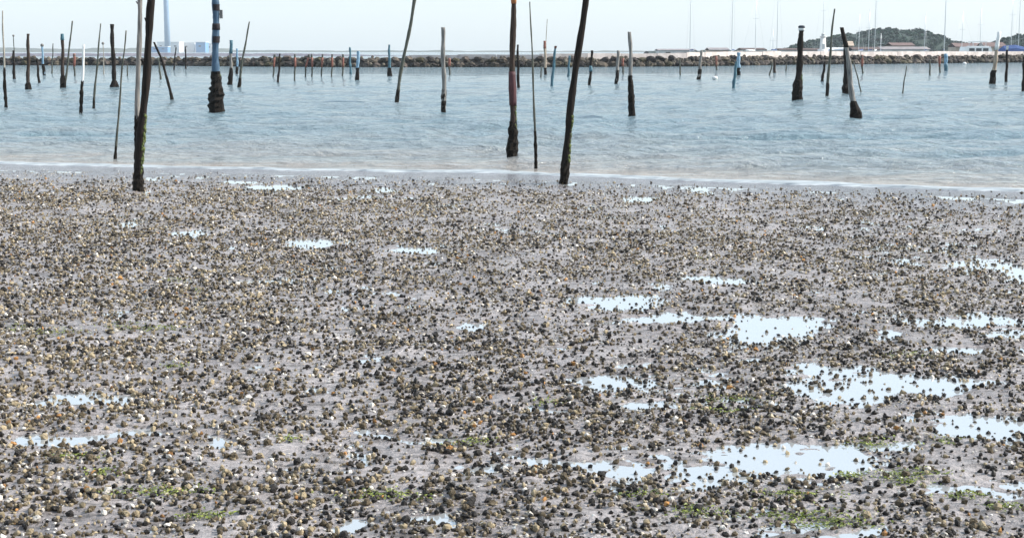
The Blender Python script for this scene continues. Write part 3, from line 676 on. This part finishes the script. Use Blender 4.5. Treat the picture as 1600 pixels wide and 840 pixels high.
# low harbour buildings
wallw = noisy('painted_wall', (0.55, 0.53, 0.50), (0.72, 0.70, 0.67), (.5, .5, .5), (.7, .9), .1); wallt = noisy('tan_wall', (0.42, 0.33, 0.26), (0.55, 0.45, 0.36), (.5, .5, .5), (.7, .9), .1)
roofb = noisy('brown_roof', (0.08, 0.055, 0.05), (0.14, 0.10, 0.09), (.6, .6, .6), (.6, .9), .2); roofg = noisy('grey_roof', (0.20, 0.18, 0.19), (0.32, 0.29, 0.29), (.6, .6, .6), (.6, .9), .2)
roofr = noisy('dull_red_roof', (0.13, 0.085, 0.08), (0.20, 0.135, 0.12), (.6, .6, .6), (.6, .9), .2)
def shed(x0, x1, yeave, yridge, Y, label, wm, rm, group='low sheds behind the breakwater', depth=9):
    a, b = on_y(x0, 80, Y), on_y(x1, 80, Y); L = b.x - a.x
    ze, zr = on_y(x0, yeave, Y).z, on_y(x0, yridge, Y).z
    zb = -0.2
    r = empty('shed', (a.x, Y, zb), label, 'shed', group)
    v, f = box_geo(0, L, 0, depth, 0, ze - zb); link_mesh('wall', v, f, wm, r, smooth=False)
    e = .35; h = ze - zb; R_ = zr - zb
    v = [(-e, -e, h + .01), (L + e, -e, h + .01), (L + e, depth / 2, R_), (-e, depth / 2, R_), (-e, depth + e, h + .01), (L + e, depth + e, h + .01), (-e, -e, h + .16), (L + e, -e, h + .16), (L + e, depth / 2, R_ + .15), (-e, depth / 2, R_ + .15), (-e, depth + e, h + .16), (L + e, depth + e, h + .16)]
    f = [(0, 1, 7, 6), (6, 7, 8, 9), (9, 8, 11, 10), (4, 10, 11, 5), (0, 3, 2, 1), (3, 4, 5, 2), (0, 6, 9, 3), (3, 9, 10, 4), (1, 2, 8, 7), (2, 5, 11, 8)]
    link_mesh('roof', v, f, rm, r, smooth=False)
    k = max(1, min(8, int(L / 4)))
    for i in range(k):
        x = L * (i + .5) / k; v, f = box_geo(x - .6, x + .6, -.06, .02, h - 1.15, h - .35); w_ = link_mesh('window', v, f, glass, r, smooth=False)
        v, f = box_geo(x - .7, x + .7, -.14, -.062, h - 1.25, h - 1.16); link_mesh('sill', v, f, boat_white, w_, smooth=False)
for a in [(1335,1376,78.5,74.5,380,'long shed with a dark brown roof before the middle of the hill',wallw,roofb),
          (1380,1452,78,74,400,'long grey roofed shed under the hill\'s right half',wallw,roofg),
          (1220,1284,79,76.5,390,'low dark roofed shed left of the lighthouse',wallw,roofb),
          (1296,1332,79,75.5,385,'white shed between the lighthouse and the bleached leaning pole',wallw,mat('white_roof',(0.7,0.7,0.7),.6)),
          (1161,1196,78.5,76,390,'low grey brown roof above the breakwater right of the light blue post',wallw,roofb),
          (1110,1138,79,75.5,395,'low dark roof above the breakwater behind the white float',wallt,roofg),
          (1030,1086,79.5,77.5,400,'long low roof above the breakwater right of the greyish brown pole',wallw,roofg),
          (1540,1572,74,67,470,'tan house with a dull red roof behind the white tipped pole',wallt,roofr),
          (1494,1536,74,68,480,'dull red roofed house behind the flybridge motor boat',wallt,roofr),
          (1395,1428,72,67.5,460,'dull red roofed house at the foot of the hill',wallt,roofr)]:
    shed(*a)
p_ = (1327, 68)
shed(1323, 1332, 72.5, 65.5, 384, 'small tan hut beside the top of the bleached leaning pole', wallt, wallt, depth=3)

# ------------------------------------------------------------------ wooded hills
leafm = noisy('far_foliage', (0.003, 0.020, 0.018), (0.016, 0.056, 0.032), (.07, .07, .07), (.7, .9), .0, detail=4)
soil = noisy('hill_ground', (0.015, 0.03, 0.03), (0.03, 0.05, 0.04), (.05, .05, .05), (.8, 1), .2)
def hill(prof_px, Y, depth, seed, ncrown, rpx):
    r = random.Random(seed)
    xs = [q[0] for q in prof_px]; ys = [q[1] for q in prof_px]
    nx, ny = 60, 14; X = np.zeros((ny, nx)); Yv = np.zeros((ny, nx)); Z = np.zeros((ny, nx))
    for j in range(ny):
        t = j / (ny - 1)
        for i in range(nx):
            px = xs[0] + (xs[-1] - xs[0]) * i / (nx - 1); ytop = np.interp(px, xs, ys) + rpx * 0.9
            top = on_y(px, min(80, ytop), Y + depth * .5).z
            X[j, i] = on_y(px, 80, Y + depth * .5).x; Yv[j, i] = Y + depth * t; Z[j, i] = -1.0 + (max(top, .2) + 1.0) * math.sin(math.pi * t) ** .7
    grid_mesh('hill', X, Yv, Z, soil)
    V, Fc = [], []
    for c in range(ncrown):
        t = r.random() ** .8 * .5; i = r.random()
        px = xs[0] + (xs[-1] - xs[0]) * i; yy = np.interp(px, xs, ys)
        k = math.sin(math.pi * t) ** .7
        rad = rpx * r.uniform(.65, 1.25) * Y / F
        top = max(0.5, on_y(px, yy, Y + depth * .5).z - rad * r.uniform(.9, 1.3))
        cx, cy, cz = on_y(px, 80, Y + depth * .5).x, Y + depth * t, max(.8, top * k)
        for q in range(44):
            d = Vector((r.gauss(0, 1), r.gauss(0, 1), r.gauss(0, 1))).normalized() * rad * r.uniform(.72, 1.06); d.z *= .85
            nrm = (d + Vector((r.gauss(0, .35), r.gauss(0, .35), r.gauss(0, .35))) * rad).normalized(); a = nrm.orthogonal().normalized(); b = nrm.cross(a); sz = rad * r.uniform(.25, .5)
            o = len(V); ce = Vector((cx, cy, cz)) + d
            V += [ce + a * sz, ce + b * sz * .8, ce - a * sz, ce - b * sz * .8]; Fc.append((o, o + 1, o + 2, o + 3))
    o = link_mesh('wood', V, Fc, leafm, smooth=False); tag(o, kind='stuff')
hill([(1205,80),(1222,76),(1240,68),(1258,62),(1275,61),(1300,54),(1330,50),(1345,48),(1362,44),(1385,42),(1410,46),(1430,43.5),(1442,47),(1450,53),(1460,52),(1466,60),(1482,61),(1500,66),(1530,69),(1548,74)], 820, 90, 3, 520, 4.4)
hill([(1535,74),(1550,66),(1562,58),(1575,56),(1590,52),(1610,52),(1640,49),(1700,52)], 620, 70, 5, 200, 4.6)
hill([(1010,80.5),(1060,78.5),(1120,77.5),(1225,78),(1300,77)], 1100, 60, 9, 120, 1.8)

# ------------------------------------------------------------------ far shore, factory and chimney
far_m = noisy('far_shore', (0.07, 0.09, 0.08), (0.14, 0.15, 0.13), (.01, .01, .01), (.8, 1), 0)
Y = 2900; nx = 160; X = np.zeros((4, nx)); Yv = np.zeros((4, nx)); Z = np.zeros((4, nx)); pxs = np.linspace(-120, 1250, nx)
hh = 6.5 * np.where(pxs < 345, 1, np.where(pxs < 700, .45, .35)) * (0.5 + fbm(pxs * .06, pxs * 0, 4, 500))
for j, (dy, k) in enumerate([(0, -.3), (20, 1), (150, 1), (170, -.3)]):
    X[j] = [on_y(p, 80, Y).x for p in pxs]; Yv[j] = Y + dy; Z[j] = np.where(k > 0, hh, -1.0)
grid_mesh('far_shore', X, Yv, Z, far_m)
Y = 640; pxs = np.linspace(-150, 640, 120); hh = 1.15 * (0.55 + .6 * fbm(pxs * .15, pxs * 0, 3, 520)) * np.clip((640 - pxs) / 200, .0, 1)
X = np.zeros((4, 120)); Yv = np.zeros((4, 120)); Z = np.zeros((4, 120))
for j, (dy, k) in enumerate([(0, -.3), (6, 1), (30, 1), (36, -.3)]):
    X[j] = [on_y(p, 80, Y).x for p in pxs]; Yv[j] = Y + dy; Z[j] = np.where(k > 0, hh, -1.0)
grid_mesh('low_spit', X, Yv, Z, noisy('spit_ground', (0.09, 0.09, 0.12), (0.20, 0.19, 0.22), (.2, .2, .2), (.8, 1), .2))
fw = noisy('factory_white', (0.60, 0.60, 0.60), (0.76, 0.76, 0.76), (.02, .02, .02), (.7, .9), 0); fb = noisy('factory_blue', (0.10, 0.25, 0.45), (0.16, 0.33, 0.54), (.02, .02, .02), (.6, .8), 0)
def block(name, x0, x1, yt, Y, d, label, m, vents=True):
    a, b = on_y(x0, 80, Y), on_y(x1, 80, Y); z = on_y(x0, yt, Y).z; L = b.x - a.x
    r = empty(name, (a.x, Y, 0), label, 'factory building', 'factory buildings on the far shore')
    v, f = box_geo(0, L, 0, d, 0, z); link_mesh('wall', v, f, m, r, smooth=False)
    v, f = box_geo(-.8, L + .8, -.8, d + .8, z + .02, z + 1.0); rf = link_mesh('roof', v, f, fw, r, smooth=False)
    for k in range(max(1, int(L / 12))):
        v, f = box_geo(L * (k + .3) / max(1, int(L / 12)), L * (k + .3) / max(1, int(L / 12)) + 4, -.15, -.01, z * .55, z * .7); link_mesh('window', v, f, glass, r, smooth=False)
for a in [('factory_hall', 246, 280, 66.5, 2600, 40, 'white factory hall at the foot of the tall chimney', fw), ('factory_hall', 283, 304, 67.5, 2640, 40, 'white factory hall between the chimney hall and the blue one', fw),
          ('factory_hall', 306, 321, 66.5, 2620, 30, 'light blue factory hall just left of the blue banded post', fb), ('factory_hall', 322, 331, 69, 2680, 30, 'narrow white factory hall behind the blue banded post', fw),
          ('factory_hall', 236, 262, 73.5, 2500, 20, 'lower hall in front of the chimney hall', fb)]:
    block(*a)
B = on_y(262, 80, 2560); B.z = 0
r = empty('chimney', B, 'very tall slim haze blue chimney rising above the factory', 'chimney')
v, f = tube_geo([(0, 0, 0), (0, 0, 60), (0, 0, 150)], [4.9, 4.4, 3.9], 20); link_mesh('shaft', v, f, noisy('haze_blue_concrete', (.17, .28, .40), (.25, .36, .48), (.05, .05, .02), (.7, .9), 0), r)  # distance haze is mixed into the shaft's blue colour
v, f = tube_geo([(0, 0, 146), (0, 0, 149)], [4.5, 4.5], 20); link_mesh('rim', v, f, fw, r)

# ------------------------------------------------------------------ shells on the flat
def shell_variant(seed, seg, rings):
    """a half sunk pear shaped shell about 1 long, lying along x"""
    r = random.Random(seed); vs = []; fs = []
    fat = r.uniform(.38, .82); hi = r.uniform(.42, .84); tip = r.uniform(.1, .6)
    vs.append((-.5, 0, .02))
    for i in range(1, rings):
        t = i / rings; x = -.5 + t; rad = math.sin(math.pi * t ** (0.75 + tip)) * .5
        for k in range(seg):
            a = 2 * math.pi * k / seg + .3; vs.append((x + r.uniform(-.04, .04), math.cos(a) * rad * fat * r.uniform(.72, 1.22), math.sin(a) * rad * hi * r.uniform(.72, 1.22) + .12))
    vs.append((.5, 0, .05)); e = len(vs) - 1
    for k in range(seg): fs.append((0, 1 + (k + 1) % seg, 1 + k))
    for i in range(rings - 2):
        for k in range(seg):
            a = 1 + i * seg + k; b = 1 + i * seg + (k + 1) % seg; fs.append((a, b, b + seg)); fs.append((a, b + seg, a + seg))
    o = 1 + (rings - 2) * seg
    for k in range(seg): fs.append((e, o + k, o + (k + 1) % seg))
    return np.array(vs, np.float32), np.array(fs, np.int32)
SH_HI = [shell_variant(s, 6, 5) for s in range(8)]     # 48 triangles
SH_NEAR = [shell_variant(s + 20, 5, 3) for s in range(8)]
SH_MID = [shell_variant(s, 4, 3) for s in range(8)]
SH_LO = [shell_variant(s, 4, 2) for s in range(6)]     # 8 triangles
KINDS_ = [('dark', (0.018, 0.015, 0.013)), ('brown', (0.085, 0.064, 0.038)), ('tan', (0.27, 0.215, 0.135)), ('orange', (0.30, 0.15, 0.05)), ('pale', (0.50, 0.46, 0.41))]
PK = np.array([0.50, 0.31, 0.155, 0.013, 0.024])

def scatter(y0, y1, dx, dy, comp):
    """shells sitting apart from one another, some with a neighbour touching"""
    gy, gx = np.meshgrid(np.arange(y0, y1, dy), np.arange(-(0.36 * y1 + 1.1), 0.36 * y1 + 1.1, dx), indexing='ij')
    gx = gx + (np.arange(gx.shape[0]) % 2)[:, None] * dx / 2
    X = (gx + rng.uniform(-.52, .52, gx.shape) * dx).ravel(); Y_ = (gy + rng.uniform(-.52, .52, gx.shape) * dy).ravel()
    k = np.abs(X) < 0.36 * Y_ + 1.1; X, Y_ = X[k], Y_[k]
    c = rng.random(len(X)) < comp; a_ = rng.uniform(0, 6.28, c.sum())
    return np.concatenate([X, X[c] + .026 * np.cos(a_)]), np.concatenate([Y_, Y_[c] + .026 * np.sin(a_)])
zones = [scatter(5.3, 10.5, .034, .052, .55), scatter(10.5, 17, .034, .070, .4), scatter(17, 27.5, .037, .092, .3)]
xx = np.concatenate([z_[0] for z_ in zones]); yy = np.concatenate([z_[1] for z_ in zones])
sdst = shore_dist(xx, yy); pf = pool_field(xx, yy)
clump = fbm(xx * 2.2, yy * 1.6, 3, 700); clump2 = fbm(xx * 9, yy * 7, 2, 720); big = fbm(xx * 0.35, yy * 0.35, 2, 740)
dens = np.clip((clump - 0.15) * 2.6, 0.45, 1) * np.clip((clump2 - 0.2) * 3.2, 0.30, 1)
start = np.interp(xx, [-10, 0, 8], [2.6, 1.3, 0.3]); dens *= np.clip((-sdst - start) / 4.0, 0.0, 1) ** 1.5
dens *= 1 - 0.74 * np.clip((pf - 0.25) * 2.5, 0, 1)
dens *= 0.62 + 0.5 * np.clip(big * 1.6 - .3, 0, 1) + 0.45 * np.clip(-xx / (0.33 * yy), -.3, 1)
keep = rng.random(len(xx)) < dens
xx, yy = xx[keep], yy[keep]
zz = ground_z(xx, yy, True)
wet = zz < POOL - 0.012; okk = ~(wet & (rng.random(len(xx)) < 0.25)); xx, yy, zz = xx[okk], yy[okk], zz[okk]
n = len(xx); order = np.argsort(yy); xx, yy, zz = xx[order], yy[order], zz[order]
size = np.clip(rng.lognormal(math.log(0.0265), 0.33, n), 0.015, 0.052) * np.interp(yy, [6, 12, 24], [1, 1.12, 1.3]); yaw = rng.uniform(0, 6.283, n); pit = rng.normal(0, 0.45, n) + (rng.random(n) < .22) * rng.uniform(-1.2, 1.2, n)
kd = rng.choice(5, n, p=PK / PK.sum())
warm = np.clip(0.10 + 0.30 * np.clip(-xx / (0.33 * yy), -.3, 1) + 0.9 * (fbm(xx * .4, yy * .3, 2, 780) - .5) + 0.028 * (yy - 9), 0, .55)      # more brown, tan and pale shells in patches, leftward and farther off
kd = np.where((kd == 0) & (rng.random(n) < warm), rng.choice([1, 1, 2, 2, 2, 4], n), kd)
lift = 0.10 * size + np.maximum(0, POOL - zz) * 0.8
def rotm(yaw, pit):
    cy, sy, c, s = np.cos(yaw), np.sin(yaw), np.cos(pit), np.sin(pit)
    m = np.zeros((len(yaw), 3, 3), np.float32)
    m[:, 0, 0] = cy * c; m[:, 0, 1] = -sy; m[:, 0, 2] = cy * s
    m[:, 1, 0] = sy * c; m[:, 1, 1] = cy; m[:, 1, 2] = sy * s
    m[:, 2, 0] = -s; m[:, 2, 2] = c
    return m
# the 300 that show largest: inside the frame, nearest first
zc = zz - CAM_H; dep = yy * cp - zc * sp_; sxp = 800 + F * xx / dep; syp = 420 - F * (yy * sp_ + zc * cp) / dep
inframe = (sxp > 6) & (sxp < 1594) & (syp < 836) & (syp > 0)
cand = np.where(inframe)[0]; vis = size[cand] * F / dep[cand]
near = cand[np.argsort(-vis)][:300]
sm = [noisy('shell_' + k, tuple(c * .7 for c in col), tuple(min(1, c * 1.5) for c in col), (4, 4, 4), (.35, .7), .4, dist=.1, spec=.25) for k, col in KINDS_]
meshes = {}
def shell_mesh(v, k):
    if (v, k) not in meshes:
        me = bpy.data.meshes.new('shell'); vs, fs = SH_HI[v]; me.from_pydata(vs.tolist(), [], fs.tolist()); me.materials.append(sm[k]); meshes[(v, k)] = me
    return meshes[(v, k)]
cell = lambda x: 'far left' if x < 320 else 'left' if x < 640 else 'middle' if x < 960 else 'right' if x < 1280 else 'far right'
WORDS = {'dark': 'large blackish shell', 'brown': 'large dark brown shell', 'tan': 'large tan shell', 'orange': 'large orange brown shell', 'pale': 'large whitish shell'}
for i in near:
    k = int(kd[i]); o = bpy.data.objects.new('shell', shell_mesh(int(i) % 8, k)); C.objects.link(o)
    o.location = (xx[i], yy[i], zz[i] + lift[i]); o.rotation_euler = (0, pit[i], yaw[i]); o.scale = (size[i],) * 3
    band = 'along the bottom edge' if syp[i] > 800 else 'low in the foreground' if syp[i] > 740 else 'further up the bed' if syp[i] > 620 else 'well up the bed'
    lie = 'standing in pool water' if zz[i] < POOL - 0.002 else 'on wet mud'
    tag(o, '%s %s %s, %s' % (WORDS[KINDS_[k][0]], lie, band, cell(sxp[i])), 'shell', '%ss %s %s, %s' % (WORDS[KINDS_[k][0]], lie, band, cell(sxp[i])))
rest = np.ones(n, bool); rest[near] = False; rest = np.where(rest)[0]
Vs, Fs, Cs = [], [], []; off = 0
colarr = np.array([c for _, c in KINDS_], np.float32)
for lo, hi, LIB in [(0, 7.4, SH_HI), (7.4, 10, SH_NEAR), (10, 14, SH_MID), (14, 99, SH_LO)]:
    for v, (sv, sf) in enumerate(LIB):
        sel = rest[(yy[rest] >= lo) & (yy[rest] < hi) & (rest % len(LIB) == v)]
        if not len(sel): continue
        P = np.einsum('nij,vj->nvi', rotm(yaw[sel], pit[sel]), sv) * size[sel][:, None, None]
        P += np.stack([xx[sel], yy[sel], zz[sel] + lift[sel]], -1)[:, None, :]
        Fi = sf[None] + (off + np.arange(len(sel)) * len(sv))[:, None, None]
        col = colarr[kd[sel]] * rng.uniform(.6, 1.45, len(sel))[:, None].astype(np.float32)
        Cs.append(np.repeat(np.concatenate([col, np.ones((len(sel), 1), np.float32)], 1), len(sv), 0))
        Vs.append(P.reshape(-1, 3)); Fs.append(Fi.reshape(-1, 3)); off += len(sel) * len(sv)
NFR = 850000                                           # added shell grit; its pale bits stand in for light rims round shells
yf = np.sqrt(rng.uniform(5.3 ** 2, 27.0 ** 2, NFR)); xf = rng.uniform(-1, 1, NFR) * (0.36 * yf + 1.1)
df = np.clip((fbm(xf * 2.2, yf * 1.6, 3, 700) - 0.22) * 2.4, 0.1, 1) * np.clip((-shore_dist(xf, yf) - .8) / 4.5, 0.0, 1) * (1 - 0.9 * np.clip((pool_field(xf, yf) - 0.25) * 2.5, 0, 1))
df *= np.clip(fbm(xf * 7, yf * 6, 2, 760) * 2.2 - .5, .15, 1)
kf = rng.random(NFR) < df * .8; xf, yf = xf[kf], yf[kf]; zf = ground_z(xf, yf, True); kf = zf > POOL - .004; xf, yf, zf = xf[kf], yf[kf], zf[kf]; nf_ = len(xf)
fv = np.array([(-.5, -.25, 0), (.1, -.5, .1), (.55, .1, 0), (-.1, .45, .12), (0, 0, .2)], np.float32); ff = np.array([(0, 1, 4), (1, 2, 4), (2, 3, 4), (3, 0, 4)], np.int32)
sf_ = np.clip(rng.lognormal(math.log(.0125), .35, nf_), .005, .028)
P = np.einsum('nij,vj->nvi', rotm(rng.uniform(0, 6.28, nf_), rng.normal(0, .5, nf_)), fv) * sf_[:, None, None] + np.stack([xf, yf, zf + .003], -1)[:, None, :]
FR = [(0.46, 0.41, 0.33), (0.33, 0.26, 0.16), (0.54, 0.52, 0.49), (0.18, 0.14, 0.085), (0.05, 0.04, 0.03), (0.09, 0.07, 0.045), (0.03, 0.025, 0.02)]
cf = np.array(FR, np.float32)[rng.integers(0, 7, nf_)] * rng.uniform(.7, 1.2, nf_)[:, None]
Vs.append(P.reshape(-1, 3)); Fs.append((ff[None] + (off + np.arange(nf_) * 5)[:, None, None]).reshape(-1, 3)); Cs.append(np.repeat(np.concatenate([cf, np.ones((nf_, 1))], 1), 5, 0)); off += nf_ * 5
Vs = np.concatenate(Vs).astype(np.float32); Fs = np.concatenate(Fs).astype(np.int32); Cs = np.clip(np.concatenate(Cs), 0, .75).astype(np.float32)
me = bpy.data.meshes.new('shell_bed'); me.vertices.add(len(Vs)); me.vertices.foreach_set('co', Vs.ravel())
print('pieces', off); me.loops.add(Fs.size); me.loops.foreach_set('vertex_index', Fs.ravel()); me.polygons.add(len(Fs)); me.polygons.foreach_set('loop_start', np.arange(0, Fs.size, 3, dtype=np.int32))
me.update(calc_edges=True); me.shade_flat()
ca = me.color_attributes.new('Col', 'FLOAT_COLOR', 'POINT'); ca.data.foreach_set('color', Cs.ravel())
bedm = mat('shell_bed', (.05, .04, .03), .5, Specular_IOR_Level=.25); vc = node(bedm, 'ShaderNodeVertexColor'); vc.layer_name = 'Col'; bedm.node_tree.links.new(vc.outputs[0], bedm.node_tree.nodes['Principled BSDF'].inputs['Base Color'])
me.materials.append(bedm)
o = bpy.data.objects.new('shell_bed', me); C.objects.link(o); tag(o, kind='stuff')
print('shells', n, 'tris', len(Fs))

# ------------------------------------------------------------------ green weed lying on the mud
PATCH = [(1140,622,36,4),(740,688,30,4),(456,688,14,3),(1250,803,50,5),(610,775,45,4),(250,772,55,4),(320,806,30,3),(1090,800,40,5),(1240,772,40,4),(1360,690,30,4),(1420,740,40,4),(1420,752,30,4),(1510,775,25,4),
 (200,512,30,4),(250,515,25,3),(25,512,18,4),(275,575,16,3),(310,456,10,3),(1100,404,10,2),(90,520,30,4),(1420,556,24,3),(1300,815,45,4),(860,628,20,3),(120,718,30,4),(160,742,20,3),(1130,640,30,3),(1480,690,20,4),(1000,770,25,3),(1330,740,25,3),(1570,790,25,4),(275,440,14,3)]
V, Fc = [], []
for (x, y, a, b) in PATCH:
    for q in range(int(a * 4)):
        px, py = x + random.gauss(0, a * .8), y + random.gauss(0, b * 1.0)
        if py > 850: continue
        p = on_z(px, py); zg = max(float(ground_z(np.array([p.x]), np.array([p.y]))[0]), POOL)
        s = random.uniform(.005, .015); a_ = random.random() * 6.28; t = random.uniform(-.9, .9); o = len(V)
        c, sn = math.cos(a_), math.sin(a_); h0 = zg + random.uniform(.002, .012)
        V += [(p.x - c * s, p.y - sn * s, h0), (p.x - sn * s * .5, p.y + c * s * .5, h0 + .006), (p.x + c * s, p.y + sn * s, h0 + t * s * .6), (p.x + sn * s * .5, p.y - c * s * .5, h0 + .003)]
        Fc.append((o, o + 1, o + 2, o + 3))
algm = noisy('sea_lettuce', (0.07, 0.09, 0.02), (0.26, 0.30, 0.06), (30, 30, 30), (.25, .5), .2, dist=.003)
tag(link_mesh('green_seaweed', V, Fc, algm, smooth=False), kind='stuff')

# ------------------------------------------------------------------ haze
v, f = box_geo(-3200, 3200, -40, 3400, -3.7, 175)
hz = link_mesh('haze', v, f, None, smooth=False); tag(hz, kind='stuff')
hm = bpy.data.materials.new('haze'); hm.use_nodes = True; hm.node_tree.nodes.clear()
ho = hm.node_tree.nodes.new('ShaderNodeOutputMaterial'); hv = hm.node_tree.nodes.new('ShaderNodeVolumePrincipled')
hv.inputs['Color'].default_value = (0.84, 0.92, 1.0, 1); hv.inputs['Density'].default_value = 0.00014; hv.inputs['Anisotropy'].default_value = 0.0
hm.node_tree.links.new(hv.outputs[0], ho.inputs['Volume']); hz.data.materials.append(hm)
